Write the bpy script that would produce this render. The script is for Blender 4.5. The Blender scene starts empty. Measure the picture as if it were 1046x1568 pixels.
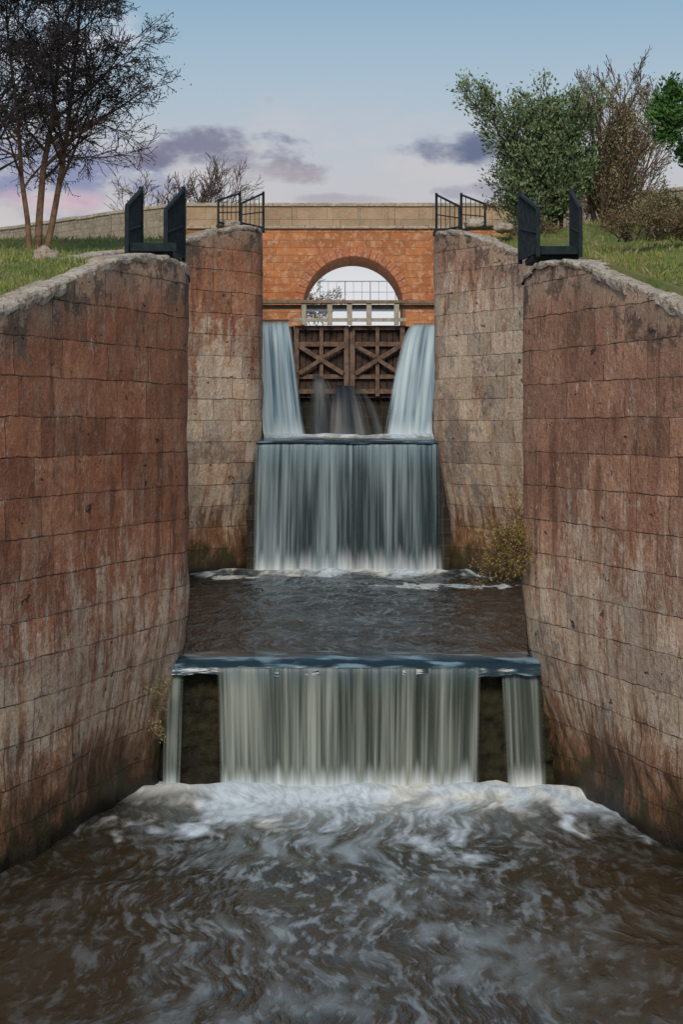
import bpy, math, random
from mathutils import Vector, noise, Matrix
R = math.radians
scene = bpy.context.scene
COL = scene.collection

# ------------------------------------------------------------------ helpers
def lerp(a, b, t): return a + (b - a) * t
def sstep(t):
    t = max(0.0, min(1.0, t)); return t * t * (3 - 2 * t)
def interp(tab, x):
    if x <= tab[0][0]: return tab[0][1]
    for (a, va), (b, vb) in zip(tab, tab[1:]):
        if x <= b: return lerp(va, vb, (x - a) / (b - a))
    return tab[-1][1]
def n3(x, y, z): return noise.noise(Vector((x, y, z)))

def make_obj(name, verts, faces, mat=None, uvs=None, smooth=True, parent=None, mats=None, fmat=None):
    me = bpy.data.meshes.new(name)
    me.from_pydata([tuple(v) for v in verts], [], faces)
    if uvs:
        for uname, data in uvs.items():
            l = me.uv_layers.new(name=uname)
            buf = []
            for lp in me.loops:
                buf.extend(data[lp.vertex_index])
            l.data.foreach_set("uv", buf)
    if mats:
        for m in mats: me.materials.append(m)
        if fmat: me.polygons.foreach_set("material_index", fmat)
    elif mat: me.materials.append(mat)
    me.polygons.foreach_set("use_smooth", [smooth] * len(me.polygons))
    me.update()
    ob = bpy.data.objects.new(name, me)
    COL.objects.link(ob)
    if parent: ob.parent = parent
    return ob
def empty(name):
    e = bpy.data.objects.new(name, None); COL.objects.link(e); return e

class Geo:
    def __init__(s): s.v = []; s.f = []; s.m = []
    def box(s, lo, hi, m=0, jit=0.0):
        b = len(s.v)
        for z in (lo[2], hi[2]):
            for (x, y) in ((lo[0], lo[1]), (hi[0], lo[1]), (hi[0], hi[1]), (lo[0], hi[1])):
                s.v.append((x + random.uniform(-jit, jit), y + random.uniform(-jit, jit), z + random.uniform(-jit, jit)))
        for q in ((0,3,2,1),(4,5,6,7),(0,1,5,4),(1,2,6,5),(2,3,7,6),(3,0,4,7)):
            s.f.append(tuple(b + i for i in q)); s.m.append(m)
    def beam(s, p, q, w, h, m=0):
        p = Vector(p); q = Vector(q); d = (q - p).normalized()
        up = Vector((0, 0, 1)) if abs(d.z) < 0.95 else Vector((0, 1, 0))
        a = d.cross(up).normalized() * (w / 2); c = a.cross(d).normalized() * (h / 2)
        b = len(s.v)
        for o in (p, q):
            for (i, j) in ((-1,-1),(1,-1),(1,1),(-1,1)):
                s.v.append(tuple(o + a * i + c * j))
        for qd in ((0,1,2,3),(7,6,5,4),(0,4,5,1),(1,5,6,2),(2,6,7,3),(3,7,4,0)):
            s.f.append(tuple(b + i for i in qd)); s.m.append(m)
    def grid(s, pts, m=0, flip=False):
        b = len(s.v); nr = len(pts); nc = len(pts[0])
        for r in pts: s.v.extend([tuple(p) for p in r])
        for i in range(nr - 1):
            for j in range(nc - 1):
                q = (b+i*nc+j, b+i*nc+j+1, b+(i+1)*nc+j+1, b+(i+1)*nc+j)
                s.f.append(q[::-1] if flip else q); s.m.append(m)
    def make(s, name, mats, smooth=False, parent=None, bevel=0.0):
        ob = make_obj(name, s.v, s.f, mats=mats, fmat=s.m, smooth=smooth, parent=parent)
        if bevel > 0:
            md = ob.modifiers.new("bevel", 'BEVEL'); md.width = bevel; md.segments = 2; md.limit_method = 'ANGLE'
        return ob

# ------------------------------------------------------------------ node helpers
class NT:
    def __init__(s, name):
        s.mat = bpy.data.materials.new(name); s.mat.use_nodes = True
        s.t = s.mat.node_tree; s.t.nodes.clear()
        s.out = s.t.nodes.new('ShaderNodeOutputMaterial')
        s.b = s.t.nodes.new('ShaderNodeBsdfPrincipled')
        s.t.links.new(s.b.outputs[0], s.out.inputs[0])
        s.co = s.t.nodes.new('ShaderNodeTexCoord')
    def set(s, sock, v):
        if v is None: return
        if isinstance(v, bpy.types.NodeSocket): s.t.links.new(v, sock)
        else:
            if isinstance(v, (tuple, list)) and len(v) == 3 and sock.type == 'RGBA': v = (*v, 1)
            sock.default_value = v
    def mix(s, f, a, b, mode='MIX'):
        n = s.t.nodes.new('ShaderNodeMix'); n.data_type = 'RGBA'; n.blend_type = mode
        s.set(n.inputs[0], f); s.set(n.inputs[6], a); s.set(n.inputs[7], b); return n.outputs[2]
    def m(s, op, a, b=None, c=None, clamp=False):
        n = s.t.nodes.new('ShaderNodeMath'); n.operation = op; n.use_clamp = clamp
        s.set(n.inputs[0], a)
        if b is not None: s.set(n.inputs[1], b)
        if c is not None: s.set(n.inputs[2], c)
        return n.outputs[0]
    def map(s, v, scale=(1,1,1), loc=(0,0,0), rot=(0,0,0)):
        n = s.t.nodes.new('ShaderNodeMapping'); s.set(n.inputs[0], v)
        n.inputs[1].default_value = loc; n.inputs[2].default_value = rot; n.inputs[3].default_value = scale; return n.outputs[0]
    def noise(s, v, scale=1, detail=3, rough=.55, dist=0.0, col=False):
        n = s.t.nodes.new('ShaderNodeTexNoise'); s.set(n.inputs['Vector'], v)
        n.inputs['Scale'].default_value = scale; n.inputs['Detail'].default_value = detail
        n.inputs['Roughness'].default_value = rough; n.inputs['Distortion'].default_value = dist
        return n.outputs['Color'] if col else n.outputs['Fac']
    def ss(s, v, a, b, lo=0.0, hi=1.0):
        n = s.t.nodes.new('ShaderNodeMapRange'); n.interpolation_type = 'SMOOTHSTEP'
        s.set(n.inputs[0], v); s.set(n.inputs[1], a); s.set(n.inputs[2], b)
        n.inputs[3].default_value = lo; n.inputs[4].default_value = hi; return n.outputs[0]
    def uv(s, name):
        n = s.t.nodes.new('ShaderNodeUVMap'); n.uv_map = name; return n.outputs[0]
    def sep(s, v):
        n = s.t.nodes.new('ShaderNodeSeparateXYZ'); s.set(n.inputs[0], v); return n.outputs
    def comb(s, x, y, z=0.0):
        n = s.t.nodes.new('ShaderNodeCombineXYZ'); s.set(n.inputs[0], x); s.set(n.inputs[1], y); s.set(n.inputs[2], z); return n.outputs[0]
    def vadd(s, a, b):
        n = s.t.nodes.new('ShaderNodeVectorMath'); n.operation = 'ADD'; s.set(n.inputs[0], a); s.set(n.inputs[1], b); return n.outputs[0]
    def vscale(s, a, k):
        n = s.t.nodes.new('ShaderNodeVectorMath'); n.operation = 'SCALE'; s.set(n.inputs[0], a); n.inputs['Scale'].default_value = k; return n.outputs[0]
    def bump(s, h, strength=.5, dist=.05, prev=None):
        n = s.t.nodes.new('ShaderNodeBump'); n.inputs['Strength'].default_value = strength
        n.inputs['Distance'].default_value = dist; s.set(n.inputs['Height'], h)
        if prev is not None: s.t.links.new(prev, n.inputs['Normal'])
        return n.outputs[0]
    def brick(s, v, w, h, mortar=.012, smooth=.2, c1=(1,1,1), c2=(.6,.6,.6), squash=1.0, sqf=2, off=.43):
        n = s.t.nodes.new('ShaderNodeTexBrick'); s.set(n.inputs['Vector'], v)
        n.inputs['Scale'].default_value = 1; n.inputs['Mortar Size'].default_value = mortar
        n.inputs['Mortar Smooth'].default_value = smooth; n.inputs['Brick Width'].default_value = w
        n.inputs['Row Height'].default_value = h; n.inputs['Color1'].default_value = (*c1, 1); n.inputs['Color2'].default_value = (*c2, 1)
        n.inputs['Mortar'].default_value = (.7, .7, .7, 1); n.squash = squash; n.squash_frequency = sqf; n.offset = off
        return n.outputs['Color'], n.outputs['Fac']
    def fin(s, color, rough=.85, normal=None, **kw):
        s.set(s.b.inputs['Base Color'], color); s.set(s.b.inputs['Roughness'], rough)
        if normal is not None: s.t.links.new(normal, s.b.inputs['Normal'])
        for k, v in kw.items(): s.set(s.b.inputs[k.replace('_', ' ')], v)
        return s.mat

# ------------------------------------------------------------------ materials
def wall_mat(name, rust_a, rust_b, pale_a, pale_b, speck=.5, stain=(.46, .21, .11), lime=(.74, .63, .52)):
    k = NT(name)
    uv = k.uv("arc"); aux = k.sep(k.uv("aux")); tr = k.sep(k.uv("trans"))
    top, bot, rel = aux[0], aux[1], tr[0]
    P = k.co.outputs['Object']
    wob = k.vadd(uv, k.vscale(k.noise(uv, 1.4, 4, .7, col=True), .10))
    bc, bf = k.brick(wob, 1.05, .56, .011, .7, (1.2, 1.17, 1.12), (.52, .50, .50), 1.4, 3, .37)
    streak = k.noise(k.map(uv, (1.7, .32, 1)), 1.0, 5, .68)
    streak2 = k.noise(k.map(uv, (4.6, .75, 1), (7, 3, 0)), 1.0, 5, .7)
    big = k.noise(P, .5, 4, .6)
    mid = k.noise(P, 1.7, 6, .72)
    fine = k.noise(k.map(P, (1, 1, .8)), 13, 4, .8)
    rust = k.mix(k.ss(big, .40, .60), rust_a, rust_b)
    rust = k.mix(k.ss(mid, .49, .62, 0, .6), rust, (.54, .29, .17))
    rust = k.mix(k.ss(streak, .53, .64, 0, .6), rust, (.15, .065, .042))
    rust = k.mix(k.ss(streak2, .54, .68, 0, .45), rust, (.50, .35, .26))
    pale = k.mix(k.ss(mid, .40, .60), pale_a, pale_b)
    pale = k.mix(k.ss(streak, .49, .60, 0, .65), pale, stain)
    pale = k.mix(k.ss(k.noise(P, .8, 5, .7), .53, .62, 0, .65), pale, (.26, .225, .205))
    pale = k.mix(k.ss(mid, .47, .40, 0, .55), pale, lime)
    relN = k.m('ADD', rel, k.m('ADD', k.m('MULTIPLY', k.m('SUBTRACT', streak, .5), 6.0), k.m('MULTIPLY', k.m('SUBTRACT', mid, .5), 9.0)))
    c = k.mix(k.ss(relN, -.9, .7), pale, rust)
    band = k.m('MULTIPLY', k.ss(relN, -2.6, -.2), k.ss(relN, 2.4, .2))
    bl = k.m('MULTIPLY', band, k.ss(k.m('ADD', k.m('MULTIPLY', streak2, .45), k.m('MULTIPLY', mid, .55)), .48, .57, 0, .85))
    c = k.mix(bl, c, lime)
    spn = k.noise(k.map(P, (1,1,.6)), 8, 4, .75)
    sp = k.m('MULTIPLY', k.ss(spn, .56, .64, 0, speck), k.ss(mid, .44, .56))
    c = k.mix(sp, c, (.68, .58, .49))
    dk = k.m('MULTIPLY', k.ss(spn, .44, .35, 0, .6), k.ss(big, .42, .55))
    c = k.mix(dk, c, (.12, .07, .05))
    c = k.mix(k.m('MULTIPLY', k.ss(bot, 2.6, 1.4, 0, .75), k.ss(streak2, .50, .43)), c, (.21, .09, .045))
    tn = k.m('ADD', top, k.m('MULTIPLY', k.m('SUBTRACT', streak2, .5), 2.4))
    c = k.mix(k.ss(tn, .95, .10, 0, .65), c, (.50, .39, .29))
    c = k.mix(k.m('MULTIPLY', k.ss(tn, 1.7, .3, 0, .75), k.ss(mid, .50, .57)), c, (.075, .058, .05))
    bn = k.m('ADD', bot, k.m('MULTIPLY', k.m('SUBTRACT', k.noise(k.map(uv, (1.8, .8, 1)), 1.2, 5, .7), .5), 4.2))
    c = k.mix(k.ss(bn, 1.7, .8, 0, .85), c, (.25, .11, .05))
    c = k.mix(k.ss(bn, 1.0, .25, 0, .9), c, k.mix(k.ss(mid, .44, .56), (.075, .042, .02), (.05, .055, .016)))
    c = k.mix(k.ss(bot, .35, .05, 0, .9), c, (.022, .018, .012))
    c = k.mix(.55, c, bc, 'MULTIPLY')
    jf = k.m('MULTIPLY', bf, k.ss(k.noise(P, 1.4, 5, .7), .44, .58, .0, .9))
    c = k.mix(jf, c, (.055, .035, .027))
    c = k.mix(.9, c, k.mix(fine, (.2, .2, .2), (1.85, 1.85, 1.85)), 'MULTIPLY')
    pit = k.ss(k.noise(k.map(P, (1, 1, 1.5)), 2.6, 4, .6), .67, .715)
    c = k.mix(k.m('MULTIPLY', pit, .8), c, (.045, .03, .024))
    h = k.m('ADD', k.m('MULTIPLY', bf, -1.2), k.m('ADD', k.m('MULTIPLY', mid, 1.3), k.m('MULTIPLY', fine, 1.5)))
    h = k.m('SUBTRACT', h, k.m('MULTIPLY', pit, 1.6))
    nrm = k.bump(h, .9, .04)
    rgh = k.ss(bot, 0, 1.5, .4, .9)
    return k.fin(c, rgh, nrm, Specular_IOR_Level=.3)

def stone_mat(name, a, b, c3, scale=1.5, bw=None, bh=None, bump=.5, axis='xz', mort=.012):
    k = NT(name); P = k.co.outputs['Object']
    n1 = k.noise(P, scale, 5, .65); n2 = k.noise(P, scale * 4.3, 4, .65); n4 = k.noise(P, 30, 3, .7)
    c = k.mix(k.ss(n1, .4, .6), a, b); c = k.mix(k.ss(n2, .5, .62, 0, .8), c, c3)
    h = k.m('ADD', k.m('MULTIPLY', n2, 1.5), n4)
    if bw:
        s = k.sep(P); v = k.comb(s[0], s[2]) if axis == 'xz' else k.comb(s[1], s[2])
        v = k.vadd(v, k.vscale(k.noise(P, 2, 3, .6, col=True), .08))
        bc, bf = k.brick(v, bw, bh, mort, .4, squash=1.3, sqf=3)
        c = k.mix(.5, c, bc, 'MULTIPLY'); c = k.mix(k.m('MULTIPLY', bf, .45), c, (.16, .10, .07))
        h = k.m('SUBTRACT', h, bf)
    c = k.mix(.7, c, k.mix(n4, (.4, .4, .4), (1.45, 1.45, 1.45)), 'MULTIPLY')
    return k.fin(c, .9, k.bump(h, bump, .03), Specular_IOR_Level=.25)

def simple(name, a, b, scale=6, rough=.7, bump=.3, metal=0.0, spec=.4):
    k = NT(name); P = k.co.outputs['Object']
    n = k.noise(P, scale, 4, .6)
    return k.fin(k.mix(k.ss(n, .38, .62), a, b), rough, k.bump(n, bump, .02), Metallic=metal, Specular_IOR_Level=spec)

M_wallL = wall_mat("lock_stone_red", (.37, .145, .078), (.48, .215, .12), (.62, .46, .32), (.68, .52, .39), .45)
M_wallR = wall_mat("lock_stone_brown", (.38, .185, .12), (.49, .265, .175), (.60, .46, .335), (.66, .52, .40), .75, (.44, .25, .155))
M_coping = stone_mat("coping_stone", (.42, .34, .26), (.55, .48, .40), (.20, .145, .105), 2.6, bump=.9)
M_brick = stone_mat("orange_bridge_stone", (.60, .245, .10), (.48, .185, .08), (.66, .40, .24), 1.1, .6, .27)
M_ring = stone_mat("voussoir_stone", (.54, .21, .10), (.44, .165, .09), (.58, .36, .23), 2)
M_para = stone_mat("parapet_stone", (.52, .39, .26), (.42, .31, .20), (.60, .33, .19), 1.6, 1.1, .42)
M_pale = stone_mat("pale_stone", (.54, .46, .36), (.44, .37, .28), (.28, .23, .18), 2)
M_dark = stone_mat("wet_dark_stone", (.03, .026, .02), (.045, .038, .028), (.035, .035, .018), 1.6, .7, .35)
M_rocky = stone_mat("mossy_weir_rock", (.020, .017, .012), (.042, .036, .020), (.032, .038, .014), 2.5, bump=1.0)
M_wood = simple("weathered_gate_wood", (.12, .072, .05), (.20, .135, .10), 5, .85)
M_wood2 = simple("dark_gate_planks", (.04, .025, .02), (.075, .045, .034), 5, .85)
M_wood3 = simple("walkway_timber", (.20, .14, .095), (.3, .22, .155), 5, .85)
M_cream = simple("painted_rail_concrete", (.46, .41, .33), (.36, .31, .24), 6, .8)
M_steel = simple("dark_painted_steel", (.006, .013, .017), (.014, .024, .03), 9, .6, spec=.2)
M_grey = simple("galvanised_steel", (.22, .24, .26), (.34, .36, .38), 9, .5)
M_bark = simple("bark_dark", (.05, .036, .032), (.10, .075, .06), 8, .9)
M_barkr = simple("twig_reddish", (.11, .068, .055), (.19, .13, .10), 8, .9)
k = NT("bark_lit_trunk_dark_twig"); P = k.co.outputs['Object']; s = k.sep(P)
nz = k.noise(P, 5, 4, .6)
c = k.mix(k.ss(nz, .38, .62), (.13, .075, .045), (.23, .14, .085))
c = k.mix(k.ss(s[2], 11.0, 14.0), c, (.04, .034, .036))  # warm light on the lower trunk painted into the bark, darker twigs above
M_barkw = k.fin(c, .9, k.bump(nz, .4, .02), Specular_IOR_Level=.2)

def leaf_mat(name, a, b, c):
    k = NT(name); P = k.co.outputs['Object']
    col = k.mix(k.ss(k.noise(P, 1.6, 2, .6), .38, .62), a, b)
    col = k.mix(k.ss(k.noise(P, 9, 2, .6), .5, .65), col, c)
    return k.fin(col, .7, Specular_IOR_Level=.25)
M_leafg = leaf_mat("leaf_grey_green", (.09, .145, .06), (.17, .235, .105), (.25, .30, .16))
M_leafo = leaf_mat("leaf_olive", (.20, .20, .08), (.30, .265, .12), (.34, .25, .14))
M_leafp = leaf_mat("pine_needles", (.04, .11, .025), (.09, .20, .05), (.10, .19, .05))
M_leafd = leaf_mat("leaf_dark_dry", (.022, .021, .026), (.04, .034, .038), (.06, .045, .04))
M_leafy = leaf_mat("leaf_yellow", (.30, .22, .05), (.20, .18, .05), (.38, .26, .08))
M_leafr = leaf_mat("heath_brown", (.16, .095, .055), (.16, .14, .06), (.25, .16, .10))

k = NT("grass_ground"); P = k.co.outputs['Object']
c = k.mix(k.ss(k.noise(P, .6, 5, .65), .40, .60), (.10, .15, .035), (.18, .18, .065))
c = k.mix(k.ss(k.noise(P, 3, 4, .7), .52, .66, 0, .8), c, (.24, .19, .12))
c = k.mix(.6, c, k.mix(k.noise(P, 25, 3, .7), (.4, .4, .4), (1.4, 1.4, 1.4)), 'MULTIPLY')
M_ground = k.fin(c, .95, k.bump(k.noise(P, 14, 4, .7), .8, .06), Specular_IOR_Level=.15)
k = NT("grass_blades"); P = k.co.outputs['Object']
c = k.mix(k.ss(k.noise(P, .8, 3, .6), .38, .60), (.12, .20, .035), (.22, .24, .065))
c = k.mix(k.ss(k.noise(P, 5, 2, .6), .50, .62), c, (.33, .26, .14))
M_grass = k.fin(c, .8, Specular_IOR_Level=.2)

def water_mat(name, yf, band, reach, seed, brown, patches=(), amt=1.0, fine_amt=.8, bmp=.4, soft=(.46, .55, .60), rg=.14):
    k = NT(name); P = k.co.outputs['Object']; s = k.sep(P)
    D = k.m('SUBTRACT', yf, s[1])
    warp = k.vadd(P, k.vscale(k.noise(P, .3, 2, .5, col=True), 1.6))
    sw = k.noise(k.map(warp, (.60, .32, 1), (seed, 0, 0)), 1.1, 2, .5, .3)
    st = k.noise(k.map(warp, (1.9, .62, 1), (0, seed, 0), (0, 0, .25)), 1.5, 3, .5, .15)
    fn = k.noise(k.map(warp, (5.0, 1.5, 1), (seed, seed, 0), (0, 0, -.3)), 1.7, 3, .5, .1)
    Dn = k.m('ADD', D, k.m('MULTIPLY', k.m('SUBTRACT', st, .5), 5.0 * band))
    Dn = k.m('ADD', Dn, k.m('MULTIPLY', k.m('SUBTRACT', sw, .5), 6.0 * band))
    f1 = k.ss(Dn, band * 2.2, band * .2)
    f0 = k.ss(D, .8 * band, .1)
    xc = k.ss(k.m('ABSOLUTE', k.m('SUBTRACT', s[0], .2)), 4.0, .6, .05, 1)
    far = k.m('MULTIPLY', k.ss(D, reach, 0.0, .22, 1), xc)
    f2 = k.m('MULTIPLY', far, k.ss(k.m('ADD', k.m('MULTIPLY', sw, .5), k.m('MULTIPLY', st, .5)), .46, .66, 0, amt))
    f3 = k.m('MULTIPLY', k.m('MULTIPLY_ADD', far, .85, .10), k.ss(k.m('ADD', k.m('MULTIPLY', st, .4), k.m('MULTIPLY', fn, .6)), .47, .64, 0, fine_amt))
    soft_f = k.m('MAXIMUM', f2, f3)
    foam = f1
    for (px, py, rx, ry) in patches:
        dx = k.m('DIVIDE', k.m('SUBTRACT', s[0], px), rx); dy = k.m('DIVIDE', k.m('SUBTRACT', s[1], py), ry)
        dd = k.m('ADD', k.m('MULTIPLY', dx, dx), k.m('MULTIPLY', dy, dy))
        dd = k.m('ADD', dd, k.m('MULTIPLY', k.m('SUBTRACT', st, .5), 6))
        foam = k.m('MAXIMUM', foam, k.ss(dd, 1.1, .2, 0, .85))
    foam = k.m('MULTIPLY', foam, k.ss(fn, .35, .6, .75, 1.0))
    foam = k.m('MAXIMUM', foam, k.m('MULTIPLY', f0, k.ss(st, .3, .55, .75, 1)))
    tint = k.mix(k.ss(sw, .44, .56), (.68, .79, .88), (.86, .88, .84))
    c = k.mix(soft_f, brown, soft)
    c = k.mix(foam, c, tint)
    hn = k.m('ADD', k.m('MULTIPLY', st, 1.0), k.m('MULTIPLY', fn, .5))
    nrm = k.bump(hn, bmp, .3)
    return k.fin(c, k.m('ADD', rg, k.m('MULTIPLY', k.m('MAXIMUM', foam, soft_f), .4)), nrm, IOR=1.33)
M_w0 = water_mat("river_water", 30.2, 1.75, 17.0, 3.1, (.032, .023, .011), amt=.75, fine_amt=.85, bmp=.28, rg=.2)
M_w1 = water_mat("pool_water", 48.6, .75, 22.0, 8.7, (.014, .012, .009), patches=((2.4, 44.3, 1.8, .8), (-2.7, 47.0, .7, .6)), amt=.3, fine_amt=.7, bmp=.55, soft=(.36, .46, .53))
M_w2 = water_mat("upper_pool_water", 61.0, 1.2, 20.0, 5.2, (.03, .03, .028))

def fall_mat(name, lo, hi, hi2, zt, zb, dens=.5, freq=5.0, alpha=False, foot=(.72, .78, .81)):
    k = NT(name); uv = k.uv("arc"); s = k.sep(uv)
    a = k.noise(k.map(uv, (freq, .13, 1)), 1.0, 3, .6)
    b = k.noise(k.map(uv, (freq * 3.3, .22, 1), (5, 2, 0)), 1.0, 3, .6)
    g = k.noise(k.map(uv, (1.1, .2, 1), (9, 2, 0)), 1.0, 2, .5)
    m = k.m('ADD', k.m('MULTIPLY', a, .50), k.m('ADD', k.m('MULTIPLY', b, .26), k.m('MULTIPLY', g, .24)))
    f = k.ss(m, dens - .09, dens + .12)
    c = k.mix(f, lo, hi)
    tv = k.m('DIVIDE', k.m('SUBTRACT', s[1], zb), zt - zb)
    c = k.mix(k.m('MULTIPLY', k.ss(tv, .72, 1.0, 0, .7), k.ss(b, .35, .6, .3, 1)), c, hi2)
    ft = k.m('ADD', tv, k.m('MULTIPLY', k.m('SUBTRACT', a, .5), .6))
    c = k.mix(k.ss(ft, .18, -.06, 0, .85), c, foot)
    if alpha:
        e = k.sep(k.uv("edge"))
        al = k.ss(k.m('ADD', e[0], k.m('MULTIPLY', k.m('SUBTRACT', b, .5), .9)), 0.0, .5)
        al = k.m('MULTIPLY', al, k.ss(m, .36, .5, .6, 1.0))
        k.set(k.b.inputs['Alpha'], al)
    return k.fin(c, .4, k.bump(m, .45, .08), IOR=1.33)
M_f1 = fall_mat("falling_water_low", (.055, .07, .058), (.31, .345, .31), (.07, .13, .17), 2.05, 0.0, .51, 5.0, True)
M_f2 = fall_mat("falling_water_mid", (.04, .062, .072), (.27, .34, .365), (.18, .28, .34), 5.56, 2.08, .51, 4.2, True)
M_f3 = fall_mat("falling_water_high", (.12, .21, .27), (.48, .61, .68), (.36, .46, .52), 9.5, 5.56, .49, 4.0, True)
M_leak = fall_mat("leaking_water", (.016, .022, .028), (.05, .07, .09), (.16, .2, .23), 8.2, 5.56, .54, 4.0, True, (.06, .085, .11))

# ------------------------------------------------------------------ lock walls
LW = [(-30,-60,3.2),(-22,-20,3.4),(-13,6,4.6),(-9,14,5.5),(-6.3,20,6.7),(-4.58,24.5,7.62),(-3.98,26.3,8.11),(-3.32,28.4,8.64),(-2.80,30.0,8.76),
      (-2.62,30.7,8.70),(-2.66,31.3,8.60),(-3.05,31.75,8.62),(-4.2,32.5,8.85),(-4.9,35,9.2),(-5.2,39,9.65),(-5.0,43,10.1),(-4.5,45.5,10.4),
      (-3.97,46.7,10.75),(-3.1,47.8,11.15),(-2.45,48.55,11.32),(-2.20,49.1,11.3),(-2.17,49.8,11.3),(-2.5,50.5,11.3),(-3.2,51.5,11.4),
      (-3.3,56,11.7),(-3.25,62,12.1),(-3.25,65.9,12.4)]
RW = [(30,-60,3.2),(22,-20,3.4),(13,6,4.6),(9.2,14,5.5),(6.7,20,6.7),(4.92,25,7.55),(4.17,27.3,8.19),(3.56,29.4,8.66),(3.18,30.6,8.66),
      (3.10,31.2,8.55),(3.28,31.75,8.55),(4.2,32.5,8.8),(5.0,35,9.1),(5.4,39,9.5),(5.2,43,9.9),(4.75,44.8,10.15),(4.2,46,10.45),
      (3.4,47.4,10.95),(2.8,48.4,11.15),(2.56,49.0,11.2),(2.56,49.8,11.2),(2.9,50.5,11.25),(3.6,51.5,11.3),(3.8,56,11.6),(3.75,62,12.0),(3.75,65.9,12.3)]
def resample(pts, step):
    out = []
    n = len(pts)
    for i in range(n - 1):
        p0 = Vector(pts[max(0, i-1)]); p1 = Vector(pts[i]); p2 = Vector(pts[i+1]); p3 = Vector(pts[min(n-1, i+2)])
        seg = (p2 - p1).length
        st = step if p1.y > 19 else .8
        m = max(1, int(seg / st))
        def tan(a, b, c):
            l1 = (b - a).length; l2 = (c - b).length
            if l1 < 1e-6: return (c - b).normalized()
            if l2 < 1e-6: return (b - a).normalized()
            return ((b - a) / l1 * l2 + (c - b) / l2 * l1) / (l1 + l2)
        t1 = tan(p0, p1, p2) * seg; t2 = tan(p1, p2, p3) * seg
        for j in range(m):
            t = j / m; t_2 = t*t; t_3 = t_2*t
            out.append(p1*(2*t_3-3*t_2+1) + t1*(t_3-2*t_2+t) + p2*(-2*t_3+3*t_2) + t2*(t_3-t_2))
    out.append(Vector(pts[-1])); return out
def wl_at(y): return 0.0 if y < 31.0 else (2.08 if y < 49.2 else 5.56)

def build_wall(name, pts, side, mat, near_tr, mid_tr, seed):
    random.seed(seed)
    rs = resample(pts, .10)
    NZ = 92
    v = []; f = []; ua = []; ux = []; ut = []
    s = 0; prev = None; info = []
    for i, p in enumerate(rs):
        if prev is not None: s += (Vector((p.x, p.y)) - Vector((prev.x, prev.y))).length
        prev = p
        q0 = rs[max(0, i-1)]; q1 = rs[min(len(rs)-1, i+1)]
        t = Vector((q1.x - q0.x, q1.y - q0.y)).normalized()
        nrm = Vector((t.y, -t.x)) * (1 if side < 0 else -1)
        info.append((p, nrm, s))
    for (p, nrm, s) in info:
        near = p.y < 31.9
        zk = 3.0 if near else 6.0
        u = .42 * sstep((p.y - 25.0) / 4.5) if near else .36
        wl = wl_at(p.y); tr = near_tr if near else (mid_tr if p.y < 52 else 20)
        zt = p.z
        for j in range(NZ + 1):
            z = lerp(-.6, zt - .09, j / NZ)
            off = u * sstep((zk - z) / 3.0)
            rgh = .02 * n3(p.x*1.1, p.y*1.1, z*1.3) + .04 * n3(p.x*.35+5, p.y*.35, z*.4) + .014 * n3(p.x*4, p.y*4, z*4)
            rgh += .10 * n3(s*.8, z*1.2, seed) * sstep((wl + 2.0 - z) / 1.2)
            rgh += .05 * n3(s*3.2, z*3.2, seed+5) * sstep((wl + 1.8 - z) / 1.0)
            v.append((p.x + side*off + nrm.x*rgh, p.y + nrm.y*rgh, z))
            ua.append((s, z)); ux.append((zt - z, z - wl)); ut.append((z - tr, 0))
    C = NZ + 1
    for i in range(len(rs) - 1):
        for j in range(NZ):
            q = (i*C+j, (i+1)*C+j, (i+1)*C+j+1, i*C+j+1)
            f.append(q if side > 0 else q[::-1])
    par = empty(name)
    make_obj("masonry_face", v, f, mat, {"arc": ua, "aux": ux, "trans": ut}, True, par)
    g = Geo()
    idx = [k for k, t in enumerate(info) if t[0].y > 18 and t[0].y < 64]
    i = idx[0]
    while i < idx[-1]:
        L = random.uniform(.6, 1.7); j = i
        while j < idx[-1] and info[j][2] - info[i][2] < L: j += 1
        h = .14 + random.uniform(-.03, .05); dz = random.uniform(-.03, .015); ov = random.uniform(-.015, .03); wd = .42 + random.uniform(-.2, .25)
        ring = []
        steps = max(2, (j - i))
        for kk in range(steps + 1):
            ii = i + int(round((j - i) * kk / steps)); p, nr, ss_ = info[ii]
            e = .015 if kk in (0, steps) else 0
            hh = h * (1 + .5*n3(p.x*3, p.y*3, seed+1))
            prof = [(ov - .01, -hh), (ov + .005, -hh*.6), (ov, -.04), (ov - .02, -.012 - e), (-.2, .004 - e), (-wd, -.01 - e), (-wd - .02, -h)]
            row = []
            for (o, zz) in prof:
                jx = .03 * n3(p.x*3 + o*6, p.y*3, zz*6 + seed) + .03*n3(p.x*8, p.y*8, zz*10+o*8)
                row.append((p.x + nr.x*(o + jx), p.y + nr.y*(o + jx), p.z + zz + dz + jx*.8))
            ring.append(row)
        g.grid(ring, 0, side < 0)
        b = len(g.v) - len(ring)*7
        g.f.append(tuple(b + q for q in range(7))); g.m.append(0)
        b = len(g.v) - 7
        g.f.append(tuple(b + q for q in range(7))[::-1]); g.m.append(0)
        i = j
    g.make("coping_stones", [M_coping], False, par)
    return info
infoL = build_wall("lock_wall", LW, -1, M_wallL, 2.7, 7.5, 3)
infoR = build_wall("lock_wall", RW, 1, M_wallR, 3.3, 9.4, 11)

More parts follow.
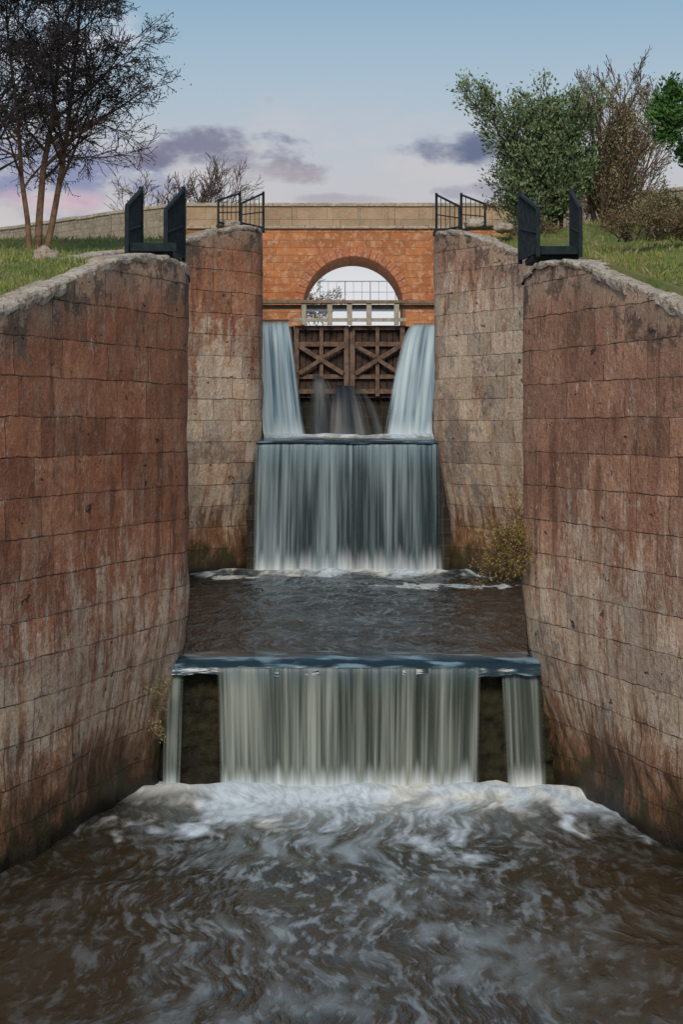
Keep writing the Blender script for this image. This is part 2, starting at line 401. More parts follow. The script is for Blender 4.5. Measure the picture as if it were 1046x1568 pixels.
# ------------------------------------------------------------------ ground sheet
def edge(info, y):
    if y <= info[0][0].y: return info[0][0].x
    if y >= info[-1][0].y: return info[-1][0].x
    for i in range(len(info) - 1):
        if info[i][0].y <= y <= info[i+1][0].y:
            a, b = info[i][0], info[i+1][0]
            return lerp(a.x, b.x, (y - a.y) / max(1e-6, b.y - a.y))
    return info[-1][0].x
BASE = [(-60,3.0),(-20,3.2),(6,4.4),(14,5.3),(20,6.55),(24.5,7.5),(26.3,7.99),(28.4,8.5),(31,8.57),(35,9.05),(39,9.5),(43,9.95),(46,10.3),(49,10.95),
        (52,11.2),(60,11.85),(66,12.4),(74,13.1),(82,13.1),(100,12.6),(160,12),(500,11),(5000,8)]
def bank(x, y, side, out):
    z = interp(BASE, y)
    if side > 0: z += min(1.3, .13 * max(0, out - 1.2)) * sstep((y - 24)/8) * sstep((75 - y)/15)
    else: z += .06 * min(4, max(0, out - 1)) * sstep((40 - y)/12)
    if y > 69: z -= (z - 10.6) * sstep((y - 70)/2) * sstep((11 - out)/7) * sstep((150 - y)/40)
    z += .10 * n3(x*.35, y*.35, side) * min(1, out) + .05 * n3(x*1.3, y*1.3, 4) * min(1, out)
    return z
ys = [-3000, -800, -200, -60, -40, -20, -10, 0, 6, 10, 14, 17] + [19 + .4*i for i in range(140)] + [76, 78, 80, 84, 90, 97, 105, 115, 130, 150, 180, 230, 320, 500, 900, 1800, 5000]
outs = [0, .15, .4, .8, 1.2, 1.7, 2.2, 2.8, 3.5, 4.3, 5.2, 6.2, 7.4, 9, 11, 14, 18, 25, 40, 80, 200, 600, 2500]
rows = []
for y in ys:
    ov = 0.0
    if y < 66: el, er = edge(infoL, y) - .25, edge(infoR, y) + .25; ov = .8
    elif y < 70.6: el, er = -2.3, 3.1
    else: el, er = -6.5, 7
    fl = -1.0 if y < 31.2 else (1.0 if y < 49.5 else (4.3 if y < 64.2 else 7.6))
    if y > 160: fl = bank(0, y, 1, 1)
    row = [(el - o, y, bank(el - o, y, -1, o)) for o in reversed(outs)]
    row += [(el - .08, y, bank(el, y, -1, 0) - .5 if ov else fl), (el - ov, y, fl)] + [(lerp(el, er, t), y, fl) for t in (.2, .4, .6, .8)] + [(er + ov, y, fl), (er + .08, y, bank(er, y, 1, 0) - .5 if ov else fl)]
    row += [(er + o, y, bank(er + o, y, 1, o)) for o in outs]
    rows.append(row)
g = Geo(); g.grid(rows, 0); g.make("ground", [M_ground], True)

# ------------------------------------------------------------------ water sheets
def water(name, xs, ys_, z, mat, amp, yf, hump=.13):
    rows = []
    for y in ys_:
        row = []
        for x in xs:
            d = yf - y
            k_ = amp * (.55 + 1.6 * math.exp(-max(0, d) / 2.5))
            h = k_ * (n3(x*.9, y*.7, z) + .5*n3(x*2.1, y*1.7, z+4) + .2*n3(x*4.2, y*3.2, z+9))
            h += hump * (1 + .6*n3(x*1.6, 0, z)) * math.exp(-((d - .4)/.45)**2) if abs(d) < 3 else 0
            row.append((x, y, z + h))
        rows.append(row)
    g = Geo(); g.grid(rows, 0)
    return g.make(name, [mat], True)
def fr(a, b, s): return [a + (b - a) * i / int((b - a)/s) for i in range(int((b - a)/s) + 1)]
water("canal_water", [-60, -30, -15, -9] + fr(-7, 7.3, .09) + [9, 15, 30, 60], [-400, -100, -30, -10, 0, 6, 11] + fr(14, 30.75, .09), 0.0, M_w0, .06, 30.25, .10)
water("canal_water", fr(-5.4, 5.6, .1), fr(31.3, 49.0, .1), 2.08, M_w1, .055, 48.65, .08)
water("canal_water", fr(-3.4, 3.9, .2), fr(49.2, 62.3, .2), 5.56, M_w2, .02, 61)
water("canal_water", fr(-6.8, 7.2, 1.0), fr(62.5, 165, 2.0), 9.35, M_w2, .01, 200)

# ------------------------------------------------------------------ weirs
def ledge(name, x0, x1, y0, y1, zb, zt, seed, mat, amp=1.0):
    g = Geo()
    nx = int((x1 - x0)/.06); nz = int((zt - zb)/.06)
    def yy(i, j): return y0 + amp*(.06*n3(i*.14, j*.18, seed) + .05*n3(i*.5, j*.5, seed))
    face = [[(lerp(x0, x1, i/nx), yy(i, j), lerp(zb, zt, j/nz)) for i in range(nx+1)] for j in range(nz+1)]
    g.grid(face, 0)
    top = [[(lerp(x0, x1, i/nx), yy(i, nz) if j == 0 else lerp(y0, y1, j/4), zt) for i in range(nx+1)] for j in range(5)]
    g.grid(top, 0)
    g.box((x0, y0 + .25, zb), (x1, y1, zt - .12), 0)
    return g.make(name, [mat], True)
def curtain(name, xt0, xt1, xb0, xb1, y, zt, zb, throw, mat, seed, back=.9, pleat=.05, parent=None, lipdrop=.0, pw=1.0, edgew=.25):
    nx = max(10, int((xt1 - xt0) / .03)); nz = 50
    v = []; f = []; ua = []; ue = []
    for j in range(nz + 1):
        t = j / nz
        for i in range(nx + 1):
            u = i / nx
            if t < .15:
                q = t / .15; yy = y + back * (1 - q); zz = zt - lipdrop*q*q; dr = 0
            else:
                q = (t - .15) / .85; dr = q
                zz = lerp(zt - lipdrop, zb, q ** 1.25); yy = y - throw * (q ** .62)
            x0 = lerp(xt0, xb0, dr ** pw); x1 = lerp(xt1, xb1, dr ** pw)
            x = lerp(x0, x1, u)
            a = pleat * (.3 + .7*min(1, dr*3))
            xx = lerp(xt0, xt1, u)
            yy += a * (n3(xx*4.2, zz*.12, seed) + .6*n3(xx*9.5, zz*.2, seed+3)) + .10*n3(xx*.9, 0, seed)*min(1, dr*2)
            zz += .02 * n3(xx*3, yy*2, seed) if t < .15 else 0
            v.append((x, yy, zz)); ua.append((xx, zz)); ue.append((min(u, 1 - u) * (xt1 - xt0) / edgew, 0))
    C = nx + 1
    for j in range(nz):
        for i in range(nx): f.append((j*C+i, (j+1)*C+i, (j+1)*C+i+1, j*C+i+1))
    return make_obj(name, v, f, mat, {"arc": ua, "edge": ue}, True, parent)

ledge("stone_weir", -3.1, 3.6, 30.72, 31.5, -1, 1.90, 1, M_rocky, 2.2)
wf = empty("waterfall")
curtain("central_curtain", -2.12, 2.38, -2.05, 2.30, 30.42, 2.06, -.05, .22, M_f1, 2, 1.3, .06, wf, .10, edgew=.3)
curtain("side_stream_a", -2.96, -2.62, -3.0, -2.68, 30.5, 1.95, -.05, .12, M_f1, 5, 1.0, .04, wf, .1, edgew=.2)
curtain("side_stream_b", 2.66, 3.33, 2.74, 3.42, 30.5, 1.95, -.05, .12, M_f1, 7, 1.0, .04, wf, .1, edgew=.3)
k = NT("crest_water"); P = k.co.outputs['Object']
st = k.noise(k.map(P, (1.1, 3.0, 7.0)), 1.3, 3, .5, .15)
M_crest = k.fin(k.mix(k.ss(st, .48, .68), (.014, .032, .045), (.17, .27, .34)), .16, k.bump(st, .3, .08), IOR=1.33)
def crest(name, x0, x1, y, z, drop, seed, parent, back=1.0, wa=1.0):
    nx = int((x1 - x0)/.04); rows = []
    prof = [(y + back, -.03), (y + back*.6, .0), (y + .35, -.005), (y + .15, -.02), (y + .03, -.05), (y - .05, -drop*.4), (y - .10, -drop*.72), (y - .12, -drop)]
    for (py, pz) in prof:
        row = []
        for i in range(nx + 1):
            x = lerp(x0, x1, i/nx); w = wa*(.03*n3(x*1.3, py*2, seed) + .006*n3(x*5, py*3, seed))
            dd = pz * (1 + .35*n3(x*1.1, 3, seed) + .12*n3(x*4, 1, seed)) if pz < -.05 else pz
            row.append((x, py + w, z + dd + w*.8))
        rows.append(row)
    g = Geo(); g.grid(rows, 0, True); return g.make(name, [M_crest], True, parent)
crest("crest", -2.98, 3.32, 30.5, 2.11, .28, 1, wf, 1.1)

ledge("stone_weir", -2.9, 3.3, 49.05, 49.7, 1, 5.46, 4, M_dark)
wf2 = empty("waterfall")
curtain("curtain", -2.36, 2.72, -2.46, 2.76, 48.98, 5.58, 2.03, .30, M_f2, 12, .9, .07, wf2, .05, edgew=.6)
crest("crest", -2.5, 2.9, 49.0, 5.60, .10, 6, wf2, .8, .6)

g = Geo()
g.box((-3.4, 62.15, 4.5), (-1.66, 65.9, 9.22)); g.box((2.2, 62.15, 4.5), (3.95, 65.9, 9.22))
g.box((-1.66, 62.3, 4.5), (2.2, 63.2, 7.15))
g.make("lock_head_masonry", [M_dark], False, bevel=.04)
wf3 = empty("waterfall")
curtain("curtain", -3.2, -1.72, -3.2, -1.15, 62.0, 9.62, 5.5, 1.1, M_f3, 22, 1.2, .07, wf3, .22, 1.1, edgew=.3)
wf4 = empty("waterfall")
curtain("curtain", 2.34, 3.72, 1.40, 3.72, 62.0, 9.48, 5.5, 1.1, M_f3, 25, 1.2, .07, wf4, .12, .75, edgew=.3)
lk = empty("gate_leak_water")
curtain("jet_a", -.98, -.70, -1.3, .0, 62.05, 7.7, 5.5, .8, M_leak, 31, .1, .05, lk, 0, .55, edgew=.3)
curtain("jet_b", -.3, .3, -.9, 1.5, 62.05, 7.35, 5.5, 1.0, M_leak, 33, .1, .05, lk, 0, .5, edgew=.5)

# ------------------------------------------------------------------ lock gate
gate = empty("lock_gate")
g = Geo()
cx = .27
for side in (-1, 1):
    x_in = cx + side*.02; x_out = cx + side*1.9
    n = 9
    for i in range(n):
        a = lerp(x_in, x_out, i/n); b = lerp(x_in, x_out, (i+1)/n); lo, hi = min(a, b), max(a, b)
        g.box((lo + .008, 62.12, 6.9), (hi - .008, 62.2, 9.3), 1, .004)
    lo, hi = min(x_in, x_out), max(x_in, x_out)
    for z, h in ((9.28, .16), (8.72, .16), (7.62, .15), (7.12, .16)): g.box((lo, 61.98, z - h/2), (hi, 62.115, z + h/2), 0, .006)
    for xx, w in ((cx + side*.1, .17), (cx + side*1.8, .17), (cx + side*.95, .13)): g.box((xx - w/2, 61.92, 6.95), (xx + w/2, 61.975, 9.34), 0, .005)
    g.beam((cx + side*.2, 61.88, 7.72), (cx + side*1.72, 61.88, 8.66), .07, .15, 0)
    g.beam((cx + side*1.72, 61.85, 7.72), (cx + side*.95, 61.85, 8.2), .07, .13, 0)
    g.beam((cx + side*.2, 61.85, 8.66), (cx + side*.9, 61.85, 8.28), .07, .13, 0)
g.make("gate_leaves", [M_wood, M_wood2], False, gate, .012)
g = Geo()
for px in (-1.27, -.40, .27, .93, 1.86): g.box((px - .085, 61.6, 9.36), (px + .085, 61.76, 10.08), 0, .006)
g.box((-1.62, 61.64, 9.47), (2.2, 61.74, 9.59), 0, .004)
g.box((-2.75, 61.55, 10.08), (3.25, 61.85, 10.19), 1, .006)
g.box((-3.1, 61.9, 9.96), (3.6, 62.9, 10.06), 1, .006)
g.make("walkway_rail", [M_cream, M_wood3], False, gate, .012)

# ------------------------------------------------------------------ bridge
br = empty("arch_bridge")
ACX, ACZ, AR = .42, 10.25, 1.83
x0, x1, zb, zs = -5.6, 6.2, 8.6, 13.02
yF, yB = 66.0, 70.2
cols = sorted(set([x0 + i*.2 for i in range(int((x1 - x0)/.2)+1)] + [x1] + [ACX + AR*math.cos(a*math.pi/48) for a in range(49)]))
def zarch(x):
    return ACZ + math.sqrt(max(0, AR*AR - (x - ACX)**2))
g = Geo()
for y, fl in ((yF, False), (yB, True)):
    for a, b in zip(cols, cols[1:]):
        mid = (a + b)/2; za = zbb = zb
        if abs(mid - ACX) < AR: za = zarch(a); zbb = zarch(b)
        i0 = len(g.v); g.v += [(a, y, za), (b, y, zbb), (b, y, zs), (a, y, zs)]
        q = (i0, i0+1, i0+2, i0+3); g.f.append(q if not fl else q[::-1]); g.m.append(0)
arc = [(ACX - AR, zb)] + [(ACX - AR*math.cos(math.pi*a/40), ACZ + AR*math.sin(math.pi*a/40)) for a in range(41)] + [(ACX + AR, zb)]
g.grid([[(x, yF, z) for x, z in arc], [(x, yB, z) for x, z in arc]], 0)
g.box((x0, yF + .01, zs), (x1, yB, zs + .04), 0)
g.make("spandrel_and_barrel", [M_brick], False, br)
g = Geo(); random.seed(5)
NV = 25
for i in range(NV):
    a0 = math.pi*(i + .03)/NV; a1 = math.pi*(i + .97)/NV; pr = .035 + random.uniform(0, .02); b = len(g.v)
    for y in (yF - pr, yF + .3):
        for a, r in ((a0, AR - .012), (a1, AR - .012), (a1, AR + .33), (a0, AR + .33)):
            g.v.append((ACX - r*math.cos(a), y, ACZ + r*math.sin(a)))
    for q in ((0,1,2,3),(7,6,5,4),(0,4,5,1),(1,5,6,2),(2,6,7,3),(3,7,4,0)): g.f.append(tuple(b + t for t in q)); g.m.append(0)
g.make("voussoir_ring", [M_ring], False, br, .01)
g = Geo()
xx = x0
while xx < x1:
    L = random.uniform(.8, 1.4); g.box((xx, yF - .09, 13.065), (min(x1, xx + L) - .008, yF + .42, 13.17), 1, .004); xx += L
xx = x0
while xx < x1:
    L = random.uniform(.9, 1.5); e = min(x1, xx + L)
    g.box((xx, yF - .005, 13.175), (e - .006, yF + .33, 13.86), 0, .003)
    g.box((xx, yB - .35, 13.07), (e - .006, yB, 13.86), 0, .004)
    g.box((xx - .0, yF - .05, 13.87), (e - .01, yF + .39, 14.0), 1, .006); xx += L
g.make("parapet", [M_para, M_pale], False, br, .015)
g = Geo()
g.box((-3.3, 64.6, 9.45), (ACX - AR - .02, 65.98, 10.2), 0, .0); g.box((ACX + AR + .02, 64.6, 9.45), (3.8, 65.98, 10.2), 0, .0)
g.make("abutment_ledge", [M_brick], False, br, .03)

def field_wall(name, pts, h, mat, cap):
    g = Geo(); random.seed(len(pts))
    for a, b in zip(pts, pts[1:]):
        A = Vector(a); B = Vector(b); L = (B - A).length; n = max(1, int(L/1.1)); d = (B - A)/n
        for i in range(n):
            p = A + d*i; q = A + d*(i + .985)
            g.beam(p + Vector((0,0,-h/2 - .09)), q + Vector((0,0,-h/2 - .09)), .42, h, 0)
            jz = random.uniform(-.03, .02)
            g.beam(p + Vector((0,0,-.06 + jz)), q + Vector((0,0,-.06 + jz)), .52, .13, 1)
    return g.make(name, [mat, cap], False, None, .02)
M_rub = stone_mat("rubble_wall_stone", (.40, .33, .25), (.31, .26, .20), (.50, .42, .33), 1.8, .55, .25)
field_wall("stone_parapet_wall", [(-5.6, 66.2, 14.0), (-8.5, 68.5, 13.98), (-11.5, 72, 14.0), (-15, 75.5, 13.95), (-24, 81, 13.9), (-40, 90, 13.8)], 2.0, M_rub, M_pale)
field_wall("stone_parapet_wall", [(6.2, 66.2, 14.0), (8.5, 64.5, 13.95), (11.0, 62, 13.95), (13.5, 59, 13.9), (20, 54, 13.8)], 2.2, M_rub, M_pale)

g = Geo(); yb = 76
for z in (11.12, 11.95): g.beam((-.9, yb, z), (4.0, yb, z), .04, .04)
g.beam((-.9, yb, 11.5), (4.0, yb, 11.5), .022, .022)
for i in range(15):
    x = -.9 + i*.35; g.beam((x, yb, 10.9), (x, yb, 11.95), .04 if i % 3 == 0 else .018, .03)
g.box((-7, yb - .1, 10.8), (7.5, yb + 1.6, 10.98))
g.make("footbridge", [M_grey], False)

# ------------------------------------------------------------------ steel railings on the pier heads
def railing(name, panels, platform, bars=8, post=.06, bw=.02):
    g = Geo()
    for (a, b, ha, hb) in panels:
        a = Vector(a); b = Vector(b)
        g.beam(a, a + Vector((0,0,ha)), post, post); g.beam(b, b + Vector((0,0,hb + .05)), post*1.15, post*1.15)
        g.beam(a + Vector((0,0,ha)), b + Vector((0,0,hb)), post*.8, post*.8)
        g.beam(a + Vector((0,0,ha*.5)), b + Vector((0,0,hb*.5)), .03, .03)
        g.beam(a + Vector((0,0,.08)), b + Vector((0,0,.08)), .045, .045)
        for i in range(1, bars):
            t = i/bars; p = a.lerp(b, t); g.beam(p + Vector((0,0,.08)), p + Vector((0,0,lerp(ha, hb, t))), bw, bw)
    for (lo, hi) in platform: g.box(lo, hi)
    return g.make(name, [M_steel], False, None, .004)
railing("railing", [((-3.54, 30.1, 8.80), (-3.50, 31.9, 8.84), .80, 1.26), ((-2.92, 30.3, 8.80), (-2.76, 31.9, 8.84), .76, 1.26)],
        [((-3.58, 30.2, 8.86), (-2.74, 30.30, 9.00)), ((-3.5, 30.35, 8.80), (-2.80, 31.8, 8.88))], 14, .065, .026)
railing("railing", [((3.24, 30.1, 8.76), (3.12, 31.9, 8.80), .80, 1.22), ((3.94, 30.1, 8.76), (4.02, 31.9, 8.80), .80, 1.26)],
        [((3.16, 30.3, 8.82), (4.0, 30.40, 8.96)), ((3.2, 30.45, 8.76), (3.96, 31.8, 8.86))], 14, .065, .026)
railing("railing", [((-3.28, 48.6, 11.3), (-2.78, 50.0, 11.3), .66, 1.02), ((-2.68, 48.8, 11.3), (-2.14, 50.0, 11.3), .6, 1.02)],
        [((-2.75, 49.4, 11.24), (-2.1, 50.0, 11.36))], 5)
railing("railing", [((3.15, 48.8, 11.2), (2.60, 50.0, 11.2), .62, 1.08), ((3.82, 48.6, 11.2), (3.28, 50.0, 11.2), .66, 1.08)],
        [((2.5, 49.4, 11.14), (3.2, 50.0, 11.26))], 5)

# ------------------------------------------------------------------ vegetation
def tube(V, F, pts, rads, sides):
    b = len(V)
    for i, p in enumerate(pts):
        d = (pts[min(i+1, len(pts)-1)] - pts[max(i-1, 0)]).normalized()
        a = d.orthogonal().normalized(); c = d.cross(a)
        for s in range(sides):
            t = 2*math.pi*s/sides; V.append(tuple(p + (a*math.cos(t) + c*math.sin(t))*rads[i]))
    for i in range(len(pts)-1):
        for s in range(sides):
            s2 = (s+1) % sides
            F.append((b+i*sides+s, b+i*sides+s2, b+(i+1)*sides+s2, b+(i+1)*sides+s))
def rv(): return Vector((random.gauss(0,1), random.gauss(0,1), random.gauss(0,1)))
def grow(V, F, tips, p, d, L, r, lev, P):
    n = 6 if lev == 0 else (5 if lev < 3 else 3)
    pts = [p.copy()]; rads = [r]; dirs = [d.copy()]
    for i in range(n):
        d = (d + rv()*P['wander']*(1 + .35*lev) + Vector((0,0,P['up'][min(lev, len(P['up'])-1)]))).normalized()
        p = p + d*(L/n); pts.append(p.copy()); dirs.append(d.copy())
        rads.append(max(P['rmin'], r*(1 - .72*(i+1)/n)))
    tube(V, F, pts, rads, (8, 6, 4, 3, 3, 3, 3)[lev])
    if lev >= P['levels']:
        tips.append((pts[-1], d)); tips.append((pts[len(pts)//2], d)); return
    nk = P['kids'][min(lev, len(P['kids'])-1)]
    for i in range(nk):
        t = lerp(P['start'][min(lev, len(P['start'])-1)], .98, (i + random.random()*.8)/nk)
        f = t*n; ii = min(n-1, int(f)); q = pts[ii].lerp(pts[ii+1], f - ii); rr = lerp(rads[ii], rads[ii+1], f - ii)
        base = dirs[ii]; side = rv(); side = (side - base*side.dot(base)).normalized()
        ang = P['ang'][min(lev, len(P['ang'])-1)] * random.uniform(.7, 1.25)
        nd = (base*math.cos(ang) + side*math.sin(ang)).normalized()
        grow(V, F, tips, q, nd, L*P['ratio']*random.uniform(.7, 1.15)*(1.15 - .45*t), max(P['rmin'], rr*.62), lev+1, P)
def plant(name, stems, P, bark, leaf=None, nleaf=0, lsize=.05, lrad=.12, seed=1, aspect=1.0):
    random.seed(seed)
    par = empty(name); V = []; F = []; tips = []
    for (p, d, L, r) in stems: grow(V, F, tips, Vector(p), Vector(d).normalized(), L, r, 0, P)
    make_obj("trunk_and_branches", V, F, bark, None, True, par)
    if leaf and nleaf:
        V = []; F = []
        for i in range(nleaf):
            p, d = random.choice(tips)
            c = p + rv()*lrad - d*random.uniform(0, lrad)
            a = (d*aspect + rv()*.7).normalized(); b = a.cross(rv()).normalized(); s = lsize*random.uniform(.5, 1.3)
            k0 = len(V); V += [tuple(c - b*s*.35), tuple(c + a*s), tuple(c + b*s*.35), tuple(c - a*s*.5)]; F.append((k0, k0+1, k0+2, k0+3))
        make_obj("foliage", V, F, leaf, None, False, par)
    return par

PB = dict(levels=4, kids=(13, 8, 6, 5), start=(.26, .2, .15, .1), ang=(.95, .8, .7, .7), ratio=.49, wander=.07, up=(.02, .0, -.01, -.03, -.04), rmin=.0085)
plant("bare_tree", [((-7.50, 45, 10.0), (.04, 0, 1), 6.9, .10), ((-7.35, 45.1, 10.0), (.24, .1, 1), 6.6, .09), ((-7.65, 44.9, 10.0), (-.10, 0, 1), 6.2, .075)],
      PB, M_barkw, M_leafd, 16000, .042, .09, 4)
PB2 = dict(PB); PB2['kids'] = (10, 7, 5, 4); PB2['ratio'] = .52
plant("bare_tree", [((-9.6, 48, 10.4), (-.05, 0, 1), 6.9, .11), ((-9.4, 48.1, 10.4), (.12, 0, 1), 6.0, .09)], PB2, M_barkw, M_leafd, 9000, .042, .10, 9)
PS = dict(levels=3, kids=(7, 6, 5), start=(.2, .15, .15), ang=(.5, .5, .5), ratio=.6, wander=.08, up=(.02, .04, .03, .0), rmin=.010)
random.seed(3)
plant("bare_shrub", [((-7.6 + .42*i + random.uniform(-.2, .2), 73.5, 12.6), (random.uniform(-.4, .4), 0, 1), random.uniform(2.4, 3.2), .05) for i in range(7)], PS, M_barkr, None, 0, seed=5)
PG = dict(levels=3, kids=(10, 7, 4), start=(.06, .1, .1), ang=(.6, .5, .5), ratio=.44, wander=.05, up=(.03, .07, .06, .05), rmin=.009)
random.seed(8)
plant("juniper_tree", [((5.75 + random.uniform(-.3, .3), 50, 10.6), (random.uniform(-.34, .30), random.uniform(-.2, .2), 1), random.uniform(2.9, 4.4), .07) for i in range(9)], PG, M_bark, M_leafg, 27000, .075, .12, 21, 1.8)
plant("olive_tree", [((7.35 + random.uniform(-.25, .25), 51, 11.0), (random.uniform(-.4, .42), random.uniform(-.2, .2), 1), random.uniform(2.9, 4.0), .08) for i in range(8)], PG, M_barkr, M_leafo, 13000, .05, .12, 33, 1.3)
plant("bare_tree", [((8.3, 54, 11.5), (.0, 0, 1), 4.4, .06), ((8.5, 54, 11.5), (.15, 0, 1), 4.0, .05), ((8.1, 54, 11.5), (-.12, 0, 1), 4.1, .05)], dict(PG, kids=(12, 8, 5)), M_barkr, None, 0, seed=14)
PP = dict(levels=3, kids=(8, 5, 4), start=(.45, .3, .2), ang=(1.1, .7, .6), ratio=.5, wander=.05, up=(.0, .08, .06, .05), rmin=.012)
plant("pine_tree", [((9.1, 44.5, 10.6), (-.12, 0, 1), 3.2, .12)], PP, M_bark, M_leafp, 14000, .085, .13, 6, 1.8)
PH = dict(levels=2, kids=(6, 5), start=(.1, .1), ang=(.7, .6), ratio=.6, wander=.08, up=(.02, .03, .02), rmin=.006)
def heath(name, cx, cy, cz, n, spread, L, leaf, nl, seed, ls=.045):
    random.seed(seed)
    plant(name, [((cx + random.uniform(-1, 1)*spread, cy + random.uniform(-1, 1)*spread*.6, cz), (random.uniform(-.8, .8), random.uniform(-.8, .8), 1), L*random.uniform(.6, 1.1), .02) for i in range(n)], PH, M_barkr, leaf, nl, ls, .07, seed, 1.0)
heath("heath_shrub", 7.6, 43, 10.35, 26, 1.1, .7, M_leafr, 9000, 41)
heath("heath_shrub", 8.8, 46, 11.0, 26, 1.3, .9, M_leafo, 9000, 42)
heath("heath_shrub", 5.3, 49, 10.9, 12, .6, .45, M_leafr, 3000, 43)
heath("heath_shrub", 6.9, 56, 12.2, 18, 2.2, .8, M_leafr, 6000, 44)
heath("heath_shrub", -1.6, 92, 11.0, 12, .8, 1.9, M_leafr, 5000, 45, .08)
random.seed(77)
plant("wall_shrub", [((3.24, 31.15, 3.75), (random.uniform(-1.2, -.1), random.uniform(-.9, .1), random.uniform(-.5, 1.3)), random.uniform(.55, 1.0), .016) for i in range(18)],
      dict(levels=2, kids=(7, 5), start=(.15, .15), ang=(.6, .6), ratio=.5, wander=.1, up=(.0, .0, -.02), rmin=.0038), M_barkr, M_leafy, 3200, .034, .06, 77)
random.seed(78)
plant("wall_weeds", [((-2.95 - random.uniform(0, .3), 30.1 - random.uniform(0, 1.0), 1.4 + random.uniform(-.4, .5)), (.8, -.4, random.uniform(-.5, .6)), .16, .005) for i in range(16)],
      dict(levels=1, kids=(5,), start=(.15,), ang=(.7,), ratio=.6, wander=.1, up=(-.05,), rmin=.003), M_barkr, M_leafo, 1300, .025, .05, 78)

random.seed(15); V = []; F = []
def blades(side, n, ymin, ymax, omax, hs):
    info = infoL if side < 0 else infoR
    tab = [(y_, edge(info, y_)) for y_ in [ymin + i*.25 for i in range(int((ymax - ymin)/.25) + 2)]]
    for _ in range(n):
        y = random.uniform(ymin, ymax); o = .0 + (random.random()**1.4)*omax
        x = interp(tab, y) + side*(.36 + o)
        if n3(x*.9, y*.9, 2.2) < -.28: continue
        z = bank(x, y, side, o) - .02
        h = hs*random.uniform(.35, 1.0)*(1 + .9*max(0, n3(x*1.2, y*1.2, 8))); w = h*.09 + .004; a = random.uniform(0, 6.28)
        dx, dy = math.cos(a)*w, math.sin(a)*w; lx, ly = random.gauss(0, .35)*h, random.gauss(0, .35)*h
        k0 = len(V); V.extend([(x-dx, y-dy, z), (x+dx, y+dy, z), (x+lx*.4+dx*.6, y+ly*.4+dy*.6, z+h*.6), (x+lx, y+ly, z+h)])
        F.append((k0, k0+1, k0+2, k0+3))
blades(-1, 36000, 22, 42, 6, .12); blades(1, 36000, 22, 42, 6, .12)
blades(-1, 12000, 42, 66, 10, .18); blades(1, 12000, 42, 60, 8, .18)
make_obj("grass", V, F, M_grass, None, False)

def rock(name, c, r, seed):
    g = Geo(); rows = []
    for i in range(13):
        th = math.pi*i/12; row = []
        for j in range(21):
            ph = 2*math.pi*(j % 20)/20; d = Vector((math.sin(th)*math.cos(ph), math.sin(th)*math.sin(ph), math.cos(th)))
            q = 1 + .45*n3(d.x*1.4+seed, d.y*1.4, d.z*1.4) + .12*n3(d.x*5, d.y*5+seed, d.z*5)
            row.append((c[0] + d.x*r[0]*q, c[1] + d.y*r[1]*q, c[2] + d.z*r[2]*q))
        rows.append(row)
    g.grid(rows); return g.make(name, [M_coping], True)
rock("boulder", (-5.45, 33.5, 9.08), (.24, .2, .17), 1)
rock("boulder", (-3.0, 49.2, 11.36), (.35, .3, .14), 4)
rock("boulder", (3.65, 48.9, 11.35), (.38, .3, .16), 6)
rock("boulder", (4.3, 48.4, 11.2), (.25, .3, .14), 9)

# ------------------------------------------------------------------ sky / light
w = bpy.data.worlds.new("World"); scene.world = w; w.use_nodes = True
nt = w.node_tree; nt.nodes.clear()
K = NT.__new__(NT); K.t = nt
out = nt.nodes.new('ShaderNodeOutputWorld'); bg = nt.nodes.new('ShaderNodeBackground'); bg.inputs[1].default_value = .1
sky = nt.nodes.new('ShaderNodeTexSky'); sky.sky_type = 'NISHITA'; sky.sun_disc = False
sky.sun_elevation = R(38); sky.sun_rotation = R(188); sky.air_density = 1.0; sky.dust_density = 1.5
tc = nt.nodes.new('ShaderNodeTexCoord'); G = tc.outputs['Generated']
s = K.sep(G)
az = K.m('ARCTAN2', s[0], s[1]); el = s[2]
ramp = nt.nodes.new('ShaderNodeValToRGB'); nt.links.new(el, ramp.inputs[0])
cr = ramp.color_ramp; cr.elements[0].position = 0.0; cr.elements[0].color = (.80, .80, .82, 1)
cr.elements[1].position = 1.0; cr.elements[1].color = (.26, .39, .54, 1)
for p, c in ((.075, (.76, .76, .80)), (.112, (.58, .53, .53)), (.145, (.53, .54, .58)), (.185, (.41, .52, .61)), (.235, (.26, .43, .57)), (.35, (.28, .42, .56))):
    e = cr.elements.new(p); e.color = (*c, 1)
sc = nt.nodes.new('ShaderNodeVectorMath'); sc.operation = 'SCALE'; nt.links.new(ramp.outputs[0], sc.inputs[0]); sc.inputs['Scale'].default_value = 10
base = K.mix(.15, sc.outputs[0], sky.outputs[0])
ae = K.comb(az, el, 0.0)
n1 = K.noise(K.map(ae, (1, 2.6, 1)), 16, 4, .6, .3)
n2 = K.noise(K.map(ae, (1, 1.6, 1), (3, 1, 0)), 38, 4, .62, .2)
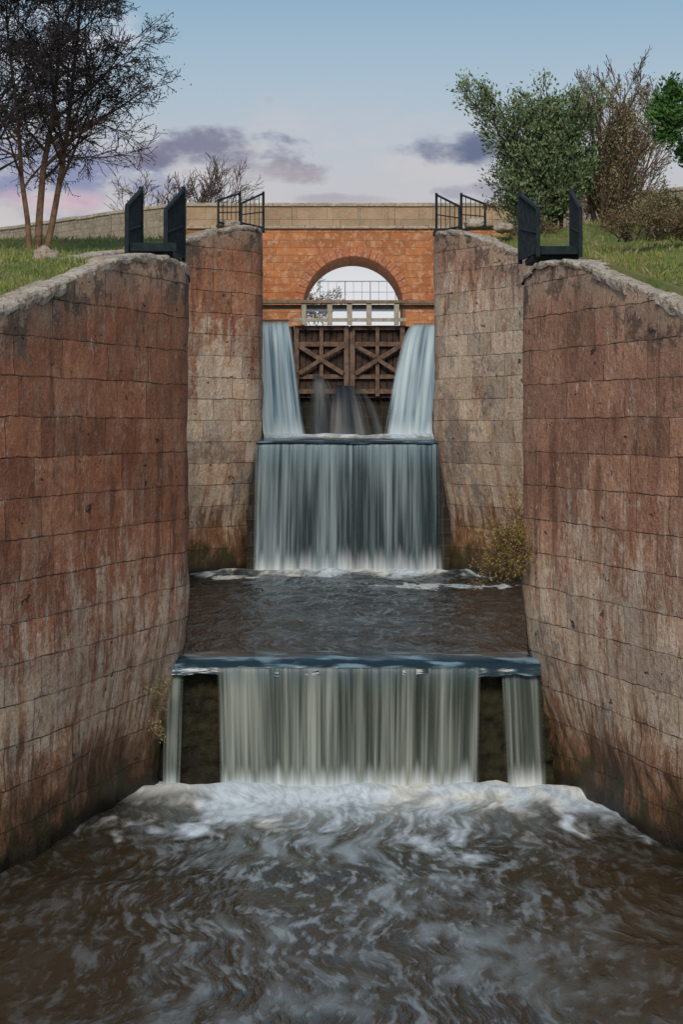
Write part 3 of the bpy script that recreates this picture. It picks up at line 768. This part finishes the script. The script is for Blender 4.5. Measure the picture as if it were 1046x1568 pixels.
def cloud(cur, cx, cy, rx, ry, colr, dens, amp=2.2):
    dx = K.m('DIVIDE', K.m('SUBTRACT', az, cx), rx); dy = K.m('DIVIDE', K.m('SUBTRACT', el, cy), ry)
    d = K.m('ADD', K.m('MULTIPLY', dx, dx), K.m('MULTIPLY', dy, dy))
    d = K.m('ADD', d, K.m('MULTIPLY', K.m('SUBTRACT', n2, .5), amp*2)); d = K.m('ADD', d, K.m('MULTIPLY', K.m('SUBTRACT', n1, .5), amp*2))
    return K.mix(K.ss(d, 1.4, -.3, 0, dens), cur, colr)
band = K.m('MULTIPLY', K.ss(el, .19, .15), K.ss(el, .085, .11))
base = K.mix(K.m('MULTIPLY', band, K.ss(n1, .45, .65, 0, .35)), base, (6.4, 5.7, 5.7, 1))
base = cloud(base, -.17, .20, .06, .025, (7.2, 6.8, 7.4, 1), .6)
base = cloud(base, -.17, .138, .075, .024, (2.2, 2.5, 4.2, 1), .85)
base = cloud(base, -.155, .120, .035, .006, (7.5, 5.0, 5.4, 1), .55)
base = cloud(base, -.078, .147, .055, .011, (1.9, 1.9, 2.8, 1), .88)
base = cloud(base, -.045, .137, .03, .007, (3.2, 2.7, 3.2, 1), .7)
base = cloud(base, .068, .147, .038, .009, (1.3, 1.6, 2.6, 1), .97, 1.6)
base = cloud(base, -.002, .122, .03, .003, (3.6, 3.3, 4.0, 1), .6)
base = cloud(base, .085, .127, .03, .005, (3.0, 2.9, 3.9, 1), .7)
base = cloud(base, -.040, .174, .004, .003, (3.2, 3.3, 3.9, 1), .5)
nt.links.new(base, bg.inputs[0]); nt.links.new(bg.outputs[0], out.inputs[0])

sd = bpy.data.lights.new("sun", 'SUN'); sd.energy = 2.2; sd.angle = R(18); sd.color = (1, .90, .78)
so = bpy.data.objects.new("sun", sd); COL.objects.link(so)
azs = R(188); els = R(38)
dirv = -Vector((math.sin(azs)*math.cos(els), math.cos(azs)*math.cos(els), math.sin(els)))
so.rotation_euler = dirv.to_track_quat('-Z', 'Y').to_euler()

# ------------------------------------------------------------------ camera
cd = bpy.data.cameras.new("camera"); cam = bpy.data.objects.new("camera", cd); COL.objects.link(cam)
cd.sensor_fit = 'VERTICAL'; cd.sensor_height = 36; cd.lens = 36*2800/1568
cd.shift_y = -134/1568; cd.clip_end = 8000; cd.clip_start = .1
cam.location = (0, 0, 6.0); cam.rotation_euler = (R(90), 0, 0)
scene.camera = cam
scene.view_settings.view_transform = 'Standard'; scene.view_settings.look = 'None'; scene.view_settings.exposure = 0
